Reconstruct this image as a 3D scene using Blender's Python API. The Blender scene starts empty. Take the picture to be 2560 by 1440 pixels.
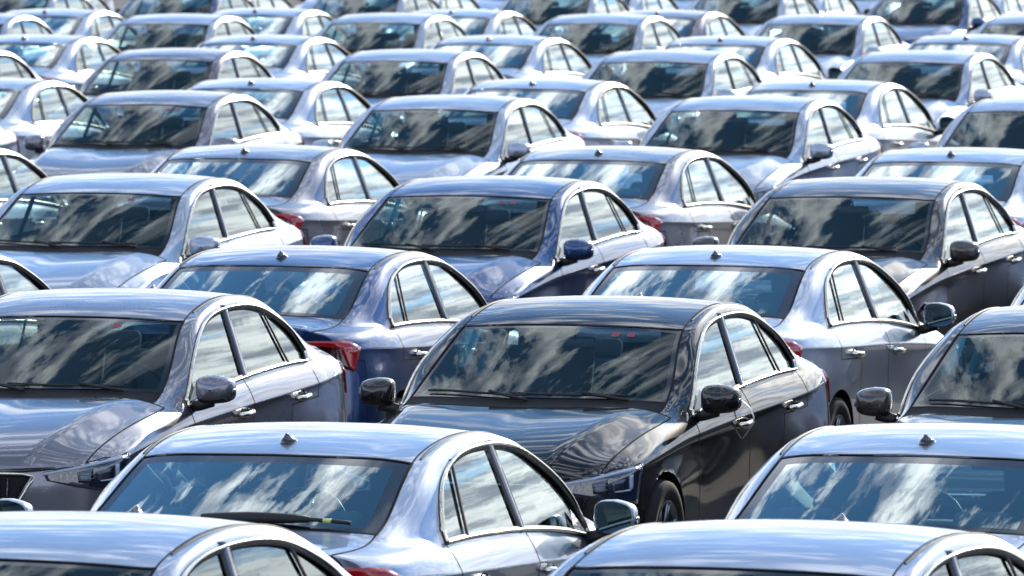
import bpy, bmesh, math, random
import numpy as np
from mathutils import Vector, Matrix, noise
from mathutils.bvhtree import BVHTree
random.seed(7)
R = math.radians
scn = bpy.context.scene
C = scn.collection

# ------------------------------------------------------------------ camera
F_PX, PITCH, CAM_H, YAW = 22245.0, R(3.04), 3.965, R(17.66)
cam_d = bpy.data.cameras.new('camera'); cam = bpy.data.objects.new('camera', cam_d); C.objects.link(cam)
cam.location = (0, 0, CAM_H); cam.rotation_euler = (R(90) - PITCH, 0, 0)
cam_d.sensor_width = 36; cam_d.lens = F_PX / 2560 * 36; cam_d.clip_end = 3000; cam_d.clip_start = 1
cam_d.dof.use_dof = True; cam_d.dof.focus_distance = 43; cam_d.dof.aperture_fstop = 12
scn.camera = cam

# ------------------------------------------------------------------ light
SUN_AZ, SUN_EL = R(21), R(20)          # azimuth to the right of the view axis (+Y)
scn.view_settings.view_transform = 'Standard'; scn.view_settings.look = 'None'
scn.view_settings.exposure = 0.92; scn.view_settings.gamma = 1
scn.cycles.max_bounces = 8; scn.cycles.transparent_max_bounces = 16
scn.cycles.glossy_bounces = 5; scn.cycles.caustics_reflective = False; scn.cycles.caustics_refractive = False
sun_d = bpy.data.lights.new('sun', 'SUN'); sun = bpy.data.objects.new('sun', sun_d); C.objects.link(sun)
sun_d.energy = 2.2; sun_d.angle = R(0.53); sun_d.color = (1, .92, .78)
sdir = Vector((math.sin(SUN_AZ) * math.cos(SUN_EL), math.cos(SUN_AZ) * math.cos(SUN_EL), math.sin(SUN_EL)))
sun.rotation_euler = sdir.to_track_quat('Z', 'Y').to_euler()

class NT:
    def __init__(s, tree): s.t = tree; s.n = tree.nodes; s.l = tree.links
    def add(s, typ, ins=None, **kw):
        n = s.n.new(typ)
        for k, v in kw.items(): setattr(n, k, v)
        if ins:
            for k, v in ins.items():
                if hasattr(v, 'is_output') or isinstance(v, bpy.types.NodeSocket): s.l.new(v, n.inputs[k])
                else: n.inputs[k].default_value = v
        return n
    def math(s, op, a, b=0.0, clamp=False):
        return s.add('ShaderNodeMath', {0: a, 1: b}, operation=op, use_clamp=clamp).outputs[0]
    def mixc(s, f, a, b, blend='MIX'):
        n = s.add('ShaderNodeMix', None, data_type='RGBA', blend_type=blend)
        for i, v in ((0, f), (6, a), (7, b)):
            if isinstance(v, bpy.types.NodeSocket): s.l.new(v, n.inputs[i])
            else: n.inputs[i].default_value = v
        return n.outputs[2]
    def ramp(s, f, stops, interp='EASE'):
        n = s.add('ShaderNodeValToRGB', {0: f}); cr = n.color_ramp; cr.interpolation = interp
        while len(cr.elements) > 1: cr.elements.remove(cr.elements[-1])
        cr.elements[0].position = stops[0][0]; cr.elements[0].color = stops[0][1]
        for p, c in stops[1:]:
            e = cr.elements.new(p); e.color = c
        return n.outputs[0]

w = bpy.data.worlds.new('World'); scn.world = w; w.use_nodes = True
T = NT(w.node_tree); T.n.clear()
sky = T.add('ShaderNodeTexSky', sky_type='NISHITA', sun_disc=False)
sky.sun_elevation = SUN_EL; sky.sun_rotation = SUN_AZ
sky.air_density = 1.0; sky.dust_density = 0.2; sky.ozone_density = 4.0
tc = T.add('ShaderNodeTexCoord').outputs['Generated']
sep = T.add('ShaderNodeSeparateXYZ', {0: tc})
zc = T.math('ADD', T.math('MAXIMUM', sep.outputs[2], 0.0), 0.36)
px = T.math('DIVIDE', sep.outputs[0], zc); py = T.math('DIVIDE', sep.outputs[1], zc)
pl = T.add('ShaderNodeCombineXYZ', {0: px, 1: py, 2: 0.0}).outputs[0]
warp = T.add('ShaderNodeTexNoise', {'Vector': pl, 'Scale': 2.6, 'Detail': 3.0}, noise_dimensions='3D')
wv = T.add('ShaderNodeVectorMath', {0: warp.outputs['Color'], 1: (.5, .5, .5)}, operation='SUBTRACT').outputs[0]
wv = T.add('ShaderNodeVectorMath', {0: wv, 'Scale': 0.12}, operation='SCALE').outputs[0]
pw = T.add('ShaderNodeVectorMath', {0: pl, 1: wv}, operation='ADD').outputs[0]
mp = T.add('ShaderNodeMapping', {0: pw, 'Rotation': (0, 0, R(35)), 'Scale': (1.0, 1.1, 1), 'Location': (3.1, 1.7, 0)}).outputs[0]
n1 = T.add('ShaderNodeTexNoise', {'Vector': mp, 'Scale': 13.0, 'Detail': 12.0, 'Roughness': .64}).outputs['Fac']
n2 = T.add('ShaderNodeTexNoise', {'Vector': mp, 'Scale': 19.0, 'Detail': 8.0, 'Roughness': .6}).outputs['Fac']
low = T.math('POWER', T.math('SUBTRACT', 1.0, T.math('MINIMUM', T.math('MAXIMUM', sep.outputs[2], 0.0), 1.0)), 4.0)
zb = T.math('DIVIDE', T.math('SUBTRACT', sep.outputs[2], .44), .15)
clear = T.math('POWER', 2.718, T.math('MULTIPLY', T.math('MULTIPLY', zb, zb), -1.0))      # a mostly open band of sky above the low cloud
zk = T.math('DIVIDE', T.math('SUBTRACT', sep.outputs[2], .69), .07)
bank = T.math('POWER', 2.718, T.math('MULTIPLY', T.math('MULTIPLY', zk, zk), -1.0))       # a bank of broken cloud higher up
n1 = T.math('ADD', n1, T.math('SUBTRACT', T.math('MULTIPLY', low, .30), T.math('SUBTRACT', T.math('ADD', .022, T.math('MULTIPLY', clear, .075)), T.math('MULTIPLY', bank, .055))))
mask = T.ramp(n1, [(.46, (0, 0, 0, 1)), (.51, (.45, .45, .45, 1)), (.58, (1, 1, 1, 1))])
sd = T.add('ShaderNodeVectorMath', {0: tc, 1: tuple(sdir)}, operation='DOT_PRODUCT').outputs['Value']
near = T.math('POWER', T.math('MAXIMUM', sd, 0.0), 40.0)
cl_b = T.math('ADD', T.math('ADD', T.math('MULTIPLY', near, 4.0), 8.6), T.math('MULTIPLY', T.math('MAXIMUM', sep.outputs[2], 0.0), 6.0))
shade = T.ramp(n2, [(.36, (.30, .33, .40, 1)), (.60, (1, 1, 1, 1))])
ccol = T.mixc(near, (.93, .98, 1.06, 1), (1.06, 1.0, .86, 1))
ccol = T.mixc(1.0, ccol, shade, 'MULTIPLY')
ccol = T.add('ShaderNodeVectorMath', {0: ccol, 'Scale': cl_b}, operation='SCALE').outputs[0]
skyc = T.mixc(1.0, sky.outputs[0], (.55, .80, 1.0, 1), 'MULTIPLY')
skyc = T.mixc(T.math('POWER', T.math('MAXIMUM', sep.outputs[2], 0.0), 2.5), skyc, T.mixc(1.0, skyc, (.85, .88, .58, 1), 'MULTIPLY'))
col = T.mixc(mask, skyc, ccol)
bg = T.add('ShaderNodeBackground', {0: col, 1: 0.11})
T.l.new(bg.outputs[0], T.add('ShaderNodeOutputWorld').inputs[0])

# ------------------------------------------------------------------ materials
def newmat(name):
    m = bpy.data.materials.new(name); m.use_nodes = True; t = NT(m.node_tree); t.n.clear()
    return m, t
def simple(name, col, rough=.5, metal=0., coat=0., bump=0, **kw):
    m, t = newmat(name)
    ins = {'Base Color': (*col, 1), 'Roughness': rough, 'Metallic': metal, 'Coat Weight': coat, 'Coat Roughness': .03}
    ins.update(kw)
    if bump:
        tcn = t.add('ShaderNodeTexCoord').outputs['Object']
        nz = t.add('ShaderNodeTexNoise', {'Vector': tcn, 'Scale': 160.0, 'Detail': 3.0})
        ins['Normal'] = t.add('ShaderNodeBump', {'Height': nz.outputs['Fac'], 'Strength': bump, 'Distance': .002}).outputs[0]
    b = t.add('ShaderNodeBsdfPrincipled', ins)
    t.l.new(b.outputs[0], t.add('ShaderNodeOutputMaterial').inputs[0]); return m
def paint(name, col, metal, rough, spec=.5):
    """metallic flake base under a clear coat; the inside of the shell is grey lining"""
    m, t = newmat(name)
    tcn = t.add('ShaderNodeTexCoord').outputs['Object']
    fl = t.add('ShaderNodeTexNoise', {'Vector': tcn, 'Scale': 900.0, 'Detail': 1.0}).outputs['Fac']
    dirt = t.add('ShaderNodeTexNoise', {'Vector': tcn, 'Scale': 5.0, 'Detail': 6.0, 'Roughness': .7}).outputs['Fac']
    c = t.mixc(fl, (*[x * .82 for x in col], 1), (*[min(1, x * 1.18) for x in col], 1))
    rg = t.math('ADD', t.math('MULTIPLY', dirt, .10), rough - .05)
    orange = t.add('ShaderNodeTexNoise', {'Vector': tcn, 'Scale': 5.0, 'Detail': 1.0}).outputs['Fac']
    nb = t.add('ShaderNodeBump', {'Height': orange, 'Strength': .04, 'Distance': .003}).outputs[0]
    b = t.add('ShaderNodeBsdfPrincipled', {'Base Color': c, 'Metallic': metal, 'Roughness': rg, 'Specular IOR Level': spec, 'Coat Weight': 1.0,
              'Coat Roughness': .045, 'Coat IOR': 1.65})
    lin = t.add('ShaderNodeBsdfDiffuse', {0: (.10, .10, .10, 1)})
    geo = t.add('ShaderNodeNewGeometry').outputs['Backfacing']
    mx = t.add('ShaderNodeMixShader', {0: geo, 1: b.outputs[0], 2: lin.outputs[0]})
    t.l.new(mx.outputs[0], t.add('ShaderNodeOutputMaterial').inputs[0]); return m
def glass(name, tint, refl, ior=1.52):
    m, t = newmat(name)
    geo = t.add('ShaderNodeNewGeometry')
    dt = t.math('ABSOLUTE', t.add('ShaderNodeVectorMath', {0: geo.outputs['Normal'], 1: geo.outputs['Incoming']}, operation='DOT_PRODUCT').outputs['Value'])
    fr = t.math('ADD', t.math('MULTIPLY', t.math('POWER', t.math('SUBTRACT', 1.0, dt), 5.0), .957), .043)
    f = t.math('MULTIPLY', fr, refl, True)
    tcn = t.add('ShaderNodeTexCoord').outputs['Object']
    wav = t.add('ShaderNodeTexNoise', {'Vector': tcn, 'Scale': 3.0, 'Detail': 2.0}).outputs['Fac']
    nb = t.add('ShaderNodeBump', {'Height': wav, 'Strength': .012, 'Distance': .02}).outputs[0]
    tr = t.add('ShaderNodeBsdfTransparent', {0: (*tint, 1)})
    gl = t.add('ShaderNodeBsdfGlossy', {'Color': (.93, 1, .95, 1), 'Roughness': 0.0, 'Normal': nb})
    mx = t.add('ShaderNodeMixShader', {0: f, 1: tr.outputs[0], 2: gl.outputs[0]})
    t.l.new(mx.outputs[0], t.add('ShaderNodeOutputMaterial').inputs[0]); return m

PAINT = {
 'silver': paint('silver_paint', (.355, .41, .51), .75, .31),
 'grey': paint('grey_paint', (.19, .19, .23), .7, .28),
 'graphite': paint('graphite_paint', (.055, .048, .048), .5, .34, .2),
 'black': paint('black_paint', (.006, .006, .008), 0.0, .5, .05),
 'blue': paint('blue_paint', (.010, .050, .17), .6, .30, .3),
 'plum': paint('plum_paint', (.10, .075, .11), .6, .26),
}
M = dict(
 screen=glass('windscreen_glass', (.74, .88, .91), 1.15), rear=glass('rear_glass', (.60, .82, .88), 3.6),
 side=glass('side_glass', (.66, .78, .78), 2.3),
 pillar=simple('grey_gloss_pillar', (.16, .16, .19), .18, .5, 1.0),
 lens=glass('lamp_glass', (.75, .8, .9), 1.0),
 frit=simple('black_ceramic_border', (.006, .006, .012), .12, coat=.6),
 rubber=simple('black_rubber', (.012, .012, .013), .6), plastic=simple('black_plastic', (.015, .015, .016), .45, bump=.3),
 gloss=simple('gloss_black', (.006, .006, .008), .08, coat=1.0),
 chrome=simple('satin_chrome', (.85, .79, .68), .16, 1.0), gap=simple('panel_gap', (.004, .004, .005), .9),
 cloth=simple('seat_cloth', (.05, .053, .06), .85), trim=simple('cabin_trim', (.022, .023, .026), .6, bump=.4),
 tyre=simple('tyre_rubber', (.010, .010, .010), .85, bump=.6), rim=simple('alloy', (.30, .30, .32), .35, .9, .3),
 red=simple('red_lens', (.42, .004, .010), .10, coat=1.0), dred=simple('smoked_red_lens', (.035, .004, .008), .10, coat=1.0),
 lamp=simple('lamp_reflector', (.10, .12, .16), .25, .9), white=simple('daylight_strip', (.42, .50, .62), .3),
 headlens=simple('headlamp_glass', (.012, .022, .045), .06, coat=1.0, **{'Coat IOR': 1.9}),
 paper=simple('blue_paper', (.12, .42, .60), .7), tape=simple('white_tape', (.8, .8, .8), .6), sticker=simple('red_sticker', (.25, .02, .04), .5),
 mglass=simple('mirror_glass', (.16, .24, .28), .02, 1.0), yellow=simple('yellow_mark', (.7, .75, .25), .5),
)
# ------------------------------------------------------------------ body cage (s = metres behind the front bumper, y, z)
ST = [
 [(.045,0,.645),(.045,.20,.647),(.075,.42,.652),(.20,.60,.662),(.28,.67,.672),(.39,.735,.685)],
 [(.13,0,.735),(.135,.20,.740),(.18,.44,.752),(.29,.62,.728),(.37,.69,.728),(.49,.755,.720)],
 [(.41,0,.835),(.42,.20,.844),(.47,.50,.855),(.57,.64,.808),(.64,.705,.800),(.72,.765,.778)],
 [(.80,0,.905),(.81,.21,.916),(.84,.56,.932),(.90,.68,.878),(.95,.73,.864),(1.0,.775,.836)],
 [(1.13,0,.960),(1.14,.22,.966),(1.19,.60,.976),(1.27,.71,.935),(1.30,.745,.905),(1.33,.775,.872)],
 [(1.19,0,.974),(1.20,.30,.973),(1.26,.55,.974),(1.355,.70,.968),(1.45,.735,.945),(1.52,.765,.925)],
 [(1.42,0,1.085),(1.43,.29,1.082),(1.47,.53,1.075),(1.54,.665,1.058),(1.60,.700,1.04),(1.68,.722,1.01)],
 [(1.60,0,1.200),(1.62,.28,1.198),(1.65,.49,1.19),(1.70,.618,1.17),(1.78,.655,1.15),(1.87,.683,1.115)],
 [(1.79,0,1.290),(1.80,.26,1.287),(1.82,.46,1.28),(1.845,.588,1.265),(1.93,.625,1.25),(2.05,.653,1.22)],
 [(1.955,0,1.358),(1.96,.26,1.354),(1.965,.45,1.346),(1.965,.572,1.332),(2.06,.605,1.318),(2.18,.630,1.29)],
 [(2.08,0,1.408),(2.09,.26,1.404),(2.11,.45,1.395),(2.15,.562,1.378),(2.22,.595,1.362),(2.31,.617,1.332)],
 [(2.38,0,1.462),(2.38,.26,1.457),(2.39,.44,1.446),(2.42,.555,1.418),(2.43,.590,1.395),(2.50,.607,1.362)],
 [(2.70,0,1.478),(2.70,.26,1.473),(2.70,.44,1.46),(2.70,.555,1.428),(2.70,.590,1.402),(2.70,.607,1.362)],
 [(3.00,0,1.455),(3.00,.26,1.45),(3.00,.44,1.438),(3.0,.555,1.408),(2.98,.595,1.378),(2.92,.618,1.335)],
 [(3.22,0,1.415),(3.22,.26,1.41),(3.21,.44,1.398),(3.2,.555,1.37),(3.16,.602,1.34),(3.10,.632,1.30)],
 [(3.32,0,1.39),(3.32,.26,1.385),(3.31,.44,1.388),(3.28,.552,1.345),(3.25,.608,1.31),(3.20,.647,1.265)],
 [(3.50,0,1.325),(3.50,.27,1.32),(3.49,.46,1.308),(3.46,.570,1.28),(3.42,.632,1.24),(3.33,.667,1.205)],
 [(3.70,0,1.235),(3.70,.28,1.23),(3.68,.48,1.218),(3.64,.590,1.19),(3.58,.665,1.15),(3.45,.692,1.13)],
 [(3.88,0,1.145),(3.88,.29,1.14),(3.86,.50,1.128),(3.80,.605,1.105),(3.72,.692,1.065),(3.55,.718,1.05)],
 [(4.00,0,1.08),(4.00,.29,1.075),(3.98,.51,1.068),(3.92,.62,1.05),(3.84,.710,1.02),(3.65,.740,.995)],
 [(4.05,0,1.06),(4.05,.30,1.058),(4.03,.52,1.052),(3.98,.63,1.035),(3.92,.712,1.005),(3.85,.758,.975)],
 [(4.20,0,1.04),(4.20,.30,1.038),(4.18,.53,1.03),(4.12,.645,1.01),(4.08,.708,.985),(4.05,.755,.955)],
 [(4.36,0,1.035),(4.35,.30,1.032),(4.32,.53,1.018),(4.27,.62,.99),(4.25,.67,.965),(4.22,.715,.93)],
]
for _i, _st in enumerate(ST):
    for _j, (_s, _y, _z) in enumerate(_st):
        if 5 <= _i <= 18:
            _z = .97 + (_z - .97) * .945 if _z > .97 else _z
            if _j >= 3: _y += .038 * min(1, (_i - 4.4) / 3, (19.5 - _i) / 2.5)
            elif _j == 2: _y += .02 * min(1, (_i - 4.4) / 3, (19.5 - _i) / 2.5)
        if _i <= 3: _z += (.018, .02, .015, .008)[_i]
        if _i >= 16: _s -= (0, .005, .01, .01, .005, 0, 0)[_i - 16]; _z += (.0, .008, .02, .028, .028, .028, .03)[_i - 16]
        _st[_j] = (_s, _y, _z)
def _t4(i, *p): ST[i][5] = p
for _i, _a, _b, _c in (
 (6, (1.54,.690,1.053), (1.585,.722,1.075), (1.62,.745,1.085)), (7, (1.70,.656,1.158), (1.76,.690,1.185), (1.80,.710,1.202)),
 (8, (1.845,.628,1.249), (1.92,.657,1.282), (1.97,.674,1.298)), (9, (1.965,.612,1.312), (2.06,.636,1.345), (2.13,.654,1.355)),
 (10, (2.15,.602,1.360), (2.22,.626,1.379), (2.29,.645,1.381)), (11, (2.42,.595,1.410), (2.44,.620,1.407), (2.48,.640,1.395)),
 (12, (2.70,.595,1.417), (2.70,.620,1.410), (2.70,.640,1.397)), (13, (2.99,.595,1.400), (2.96,.621,1.395), (2.89,.643,1.386)),
 (14, (3.18,.592,1.368), (3.14,.630,1.360), (3.06,.653,1.356)), (15, (3.28,.590,1.338), (3.27,.642,1.318), (3.20,.668,1.308)),
 (16, (3.46,.602,1.275), (3.42,.666,1.250), (3.34,.695,1.238)), (17, (3.64,.617,1.190), (3.57,.692,1.165), (3.44,.728,1.155)),
 (18, (3.80,.632,1.125), (3.69,.712,1.090), (3.475,.755,1.080))):
    _c = (_c[0] - (.02 if _i >= 16 else 0), _c[1] + .006, _c[2] - (.024 if 8 <= _i <= 15 else .008))
    ST[_i][3], ST[_i][4], ST[_i][5] = _a, (_b[0], _b[1] + .006, _b[2] - .002), _c
_t4(19, 3.57, .762, 1.042); _t4(20, 3.78, .765, 1.030); _t4(21, 4.02, .738, 1.015); _t4(22, 4.21, .668, 1.005)
ST[22][3] = (4.30, .56, 1.035); ST[22][4] = (4.26, .615, 1.02); ST[21][4] = (4.08, .69, 1.03); ST[21][3] = (4.13, .63, 1.045); ST[19][3] = (3.925, .635, 1.095)
for _k in (0, 1, 2): ST[22][_k] = (ST[22][_k][0] + .01, ST[22][_k][1], ST[22][_k][2] + .012)
L5 = [(.43,.760,.715),(.52,.785,.740),(.74,.795,.78),(1.02,.793,.825),(1.34,.792,.868),(1.50,.785,.895),(1.68,.785,.922),
 (1.88,.785,.942),(2.06,.785,.958),(2.22,.785,.970),(2.40,.786,.982),(2.55,.786,.990),(2.72,.785,.998),(2.90,.782,1.004),(3.02,.781,1.009),
 (3.13,.780,1.012),(3.24,.779,1.015),(3.35,.778,1.017),(3.455,.776,1.018),(3.58,.778,1.016),(3.80,.782,1.008),(4.03,.762,.994),(4.22,.692,.982)]
def interp(tab, x):
    xs = [t[0] for t in tab]; return [float(np.interp(x, xs, [t[k] for t in tab])) for k in range(1, len(tab[0]))]
LV = {  # level: (s, y, z)
 7: [(.4,.790,.68),(.6,.820,.725),(1.0,.822,.770),(1.3,.822,.800),(2.2,.848,.855),(3.0,.852,.885),(3.6,.848,.910),(4.04,.800,.932),(4.26,.715,.930)],
 8: [(.4,.785,.64),(.6,.812,.69),(1.0,.810,.737),(1.3,.810,.768),(2.2,.838,.822),(3.0,.843,.850),(3.6,.840,.875),(4.04,.798,.896),(4.26,.720,.895)],
 9: [(.4,.790,.54),(.6,.825,.56),(1.0,.845,.59),(1.5,.826,.60),(2.3,.832,.60),(2.9,.836,.61),(3.4,.854,.62),(3.9,.845,.64),(4.05,.815,.66),(4.28,.745,.68)],
 10:[(.4,.785,.37),(.6,.812,.38),(1.0,.830,.39),(1.5,.826,.39),(2.5,.828,.39),(3.4,.835,.39),(4.0,.82,.40),(4.25,.775,.44)],
 11:[(.4,.765,.24),(.6,.79,.24),(1.0,.81,.24),(1.5,.815,.24),(2.5,.815,.24),(3.4,.81,.24),(4.0,.79,.26),(4.25,.75,.30)],
 12:[(.4,.66,.18),(.6,.68,.17),(1.0,.70,.17),(1.5,.72,.17),(2.5,.72,.17),(3.4,.70,.17),(4.0,.68,.19),(4.25,.66,.22)]}
FY = [0, .25, .44, .60, .67]; FS = [.03, .04, .085, .19, .265]
FL = {5:(.015,.645),6:(.01,.62),7:(.005,.585),8:(0,.555),9:(0,.48),10:(0,.36),11:(.03,.23),12:(.14,.18)}
RS = [4.45, 4.44, 4.38, 4.31, 4.27]; RY = [0,.30,.53,.61,.66]
RL = {5:(-.05,1.028),6:(-.06,.97),7:(-.065,.90),8:(-.055,.83),9:(0,.61),10:(.02,.44),11:(0,.29),12:(-.1,.22)}
TAGS = ['body','hood','cowl','windscreen','roof','rear_window','trunk_lid','front_window','back_window','front_door','rear_door','front_bumper','rear_bumper']
TI = {n: i for i, n in enumerate(TAGS)}
def X(s): return 2.24 - s
def build_cage():
    V, F, tags, sidetag, crease = [], [], [], [], {}
    idx = {}
    def vert(side, key, p):
        k = (0 if abs(p[1]) < 1e-6 else side, key)
        if k not in idx: idx[k] = len(V); V.append((X(p[0]), p[1] * side, p[2]))
        return idx[k]
    NS = len(ST)
    cols = [('F', j) for j in range(5)] + [('S', i) for i in range(NS)] + [('R', j) for j in range(4, -1, -1)]
    for side in (1, -1):
        top = lambda i, j: vert(side, ('T', i, j), ST[i][j])
        def lev(c, l):
            kind, n = c
            if l == 4:
                return top(0, n) if kind == 'F' else top(NS-1, n) if kind == 'R' else top(n, 5)
            if kind == 'F':
                k = 1 + .35 * (l == 12); y = FY[n] * (1 if n < 3 else 1.03)
                return vert(side, ('F', n, l), (FS[n] + FL[l][0], y, FL[l][1] + ((.002, .004, .010, .028, .038)[n] if l < 9 else 0)))
            if kind == 'R':
                return vert(side, ('R', n, l), (RS[n] + RL[l][0], RY[n], RL[l][1] - (.008 * n if l < 9 else 0)))
            if l == 5: p = L5[n]
            elif l == 6:
                a = L5[n]; y7, z7 = interp(LV[7], a[0]); p = (a[0], a[1] + .55 * (y7 - a[1]), a[2] - .40 * (a[2] - z7))
            else:
                y, z = interp(LV[l], L5[n][0]); p = (L5[n][0], y, z)
            return vert(side, ('S', n, l), p)
        def face(vs, tag):
            vs = [v for k, v in enumerate(vs) if v not in vs[:k]]
            F.append(vs if side == 1 else vs[::-1]); tags.append(TI[tag]); sidetag.append(side)
        for i in range(NS - 1):
            for j in range(5):
                if i < 4: tg = 'hood' if j < 4 else 'body'
                elif i == 4: tg = 'cowl' if j < 3 else 'body'
                elif i < 9: tg = 'windscreen' if j < 3 else 'body'
                elif i < 15: tg = 'roof' if j < 3 else 'body'
                elif i < 19: tg = 'rear_window' if j < 3 else 'body'
                else: tg = 'trunk_lid' if j < 3 else 'body'
                face([top(i, j), top(i, j+1), top(i+1, j+1), top(i+1, j)], tg)
        for a, b in zip(cols[:-1], cols[1:]):
            for l in range(4, 12):
                tg = 'body'
                if a[0] == 'S' and b[0] == 'S':
                    i = a[1]
                    if l == 4 and 5 <= i < 10: tg = 'front_window'
                    elif l == 4 and 10 <= i < 18: tg = 'back_window'
                    elif 5 <= i < 10 and 5 <= l <= 10: tg = 'front_door'
                    elif (10 <= i < 18 and 5 <= l <= 7) or (10 <= i < 14 and 8 <= l <= 10): tg = 'rear_door'
                    elif i < 1 and l > 5: tg = 'front_bumper'
                    elif i >= 21 and l >= 8: tg = 'rear_bumper'
                elif a[0] == 'F' or b[0] == 'F': tg = 'front_bumper' if l > 4 else 'hood'
                else: tg = 'rear_bumper' if l >= 8 else ('trunk_lid' if min(a[1] if a[0]=='R' else 9, b[1] if b[0]=='R' else 9) < 3 else 'body')
                face([lev(a, l), lev(a, l+1), lev(b, l+1), lev(b, l)], tg)
                def cr(u, v, wgt): crease[(min(u, v), max(u, v))] = wgt
                if a[0] == 'S' and b[0] == 'S' and l == 7: cr(lev(a, 7), lev(b, 7), .55)
                if a[0] == 'R' or b[0] == 'R':
                    if l == 4: cr(lev(a, 4), lev(b, 4), .8)
                    if l == 8: cr(lev(a, 9), lev(b, 9), .6)
                if (a[0] == 'F' or b[0] == 'F') and l == 4: cr(lev(a, 4), lev(b, 4), .6)
        for i in range(0, 4):
            u, v = top(i, 2), top(i+1, 2); crease[(min(u, v), max(u, v))] = .75
            u, v = top(i, 1), top(i+1, 1); crease[(min(u, v), max(u, v))] = .5
            u, v = top(i, 4), top(i+1, 4); crease[(min(u, v), max(u, v))] = .5
        for i in range(4, 20):
            u, v = top(i, 5), top(i+1, 5)
            if 5 <= i < 19: crease[(min(u, v), max(u, v))] = .6
            u, v = lev(('S', i), 5), lev(('S', i+1), 5)
            if 5 <= i < 19: crease[(min(u, v), max(u, v))] = .5
    return V, F, tags, crease
def fine_body():
    V, F, tags, crease = build_cage()
    me = bpy.data.meshes.new('cage'); me.from_pydata(V, [], F); me.update()
    for i in range(13): me.materials.append(None)
    for p, t in zip(me.polygons, tags): p.material_index = t
    at = me.attributes.new('crease_edge', 'FLOAT', 'EDGE')
    for e in me.edges:
        k = (min(e.vertices), max(e.vertices)); at.data[e.index].value = crease.get(k, 0)
    ob = bpy.data.objects.new('cage', me); C.objects.link(ob)
    md = ob.modifiers.new('s', 'SUBSURF'); md.levels = 3; md.render_levels = 3; md.boundary_smooth = 'ALL'
    dg = bpy.context.evaluated_depsgraph_get(); ev = ob.evaluated_get(dg); m2 = bpy.data.meshes.new_from_object(ev)
    bm = bmesh.new(); bm.from_mesh(m2)
    bpy.data.objects.remove(ob); bpy.data.meshes.remove(me); bpy.data.meshes.remove(m2)
    bm.normal_update(); bm.verts.ensure_lookup_table(); bm.faces.ensure_lookup_table()
    # orientation
    f = max(bm.faces, key=lambda f: f.calc_center_median().z)
    if f.normal.z < 0:
        for f in bm.faces: f.normal_flip()
        bm.normal_update()
    return bm
WHEELS = [(X(.90), .31), (X(3.48), .31)]; ARCH = .352
BODY = fine_body()
BVH = BVHTree.FromBMesh(BODY)
def cut_arches(bm):
    for cx, cz in WHEELS:
        kill = [f for f in bm.faces if abs(f.calc_center_median().y) > .60 and f.material_index not in () and
                all(math.hypot(v.co.x - cx, v.co.z - cz) < ARCH + .004 for v in f.verts)]
        bmesh.ops.delete(bm, geom=kill, context='FACES')
        # partly inside faces: push inner verts onto the circle
        for v in bm.verts:
            if abs(v.co.y) > .55:
                d = math.hypot(v.co.x - cx, v.co.z - cz)
                if d < ARCH and d > .2 and v.is_boundary:
                    k = ARCH / d; v.co.x = cx + (v.co.x - cx) * k; v.co.z = cz + (v.co.z - cz) * k
cut_arches(BODY)
BODY.normal_update()

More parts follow.
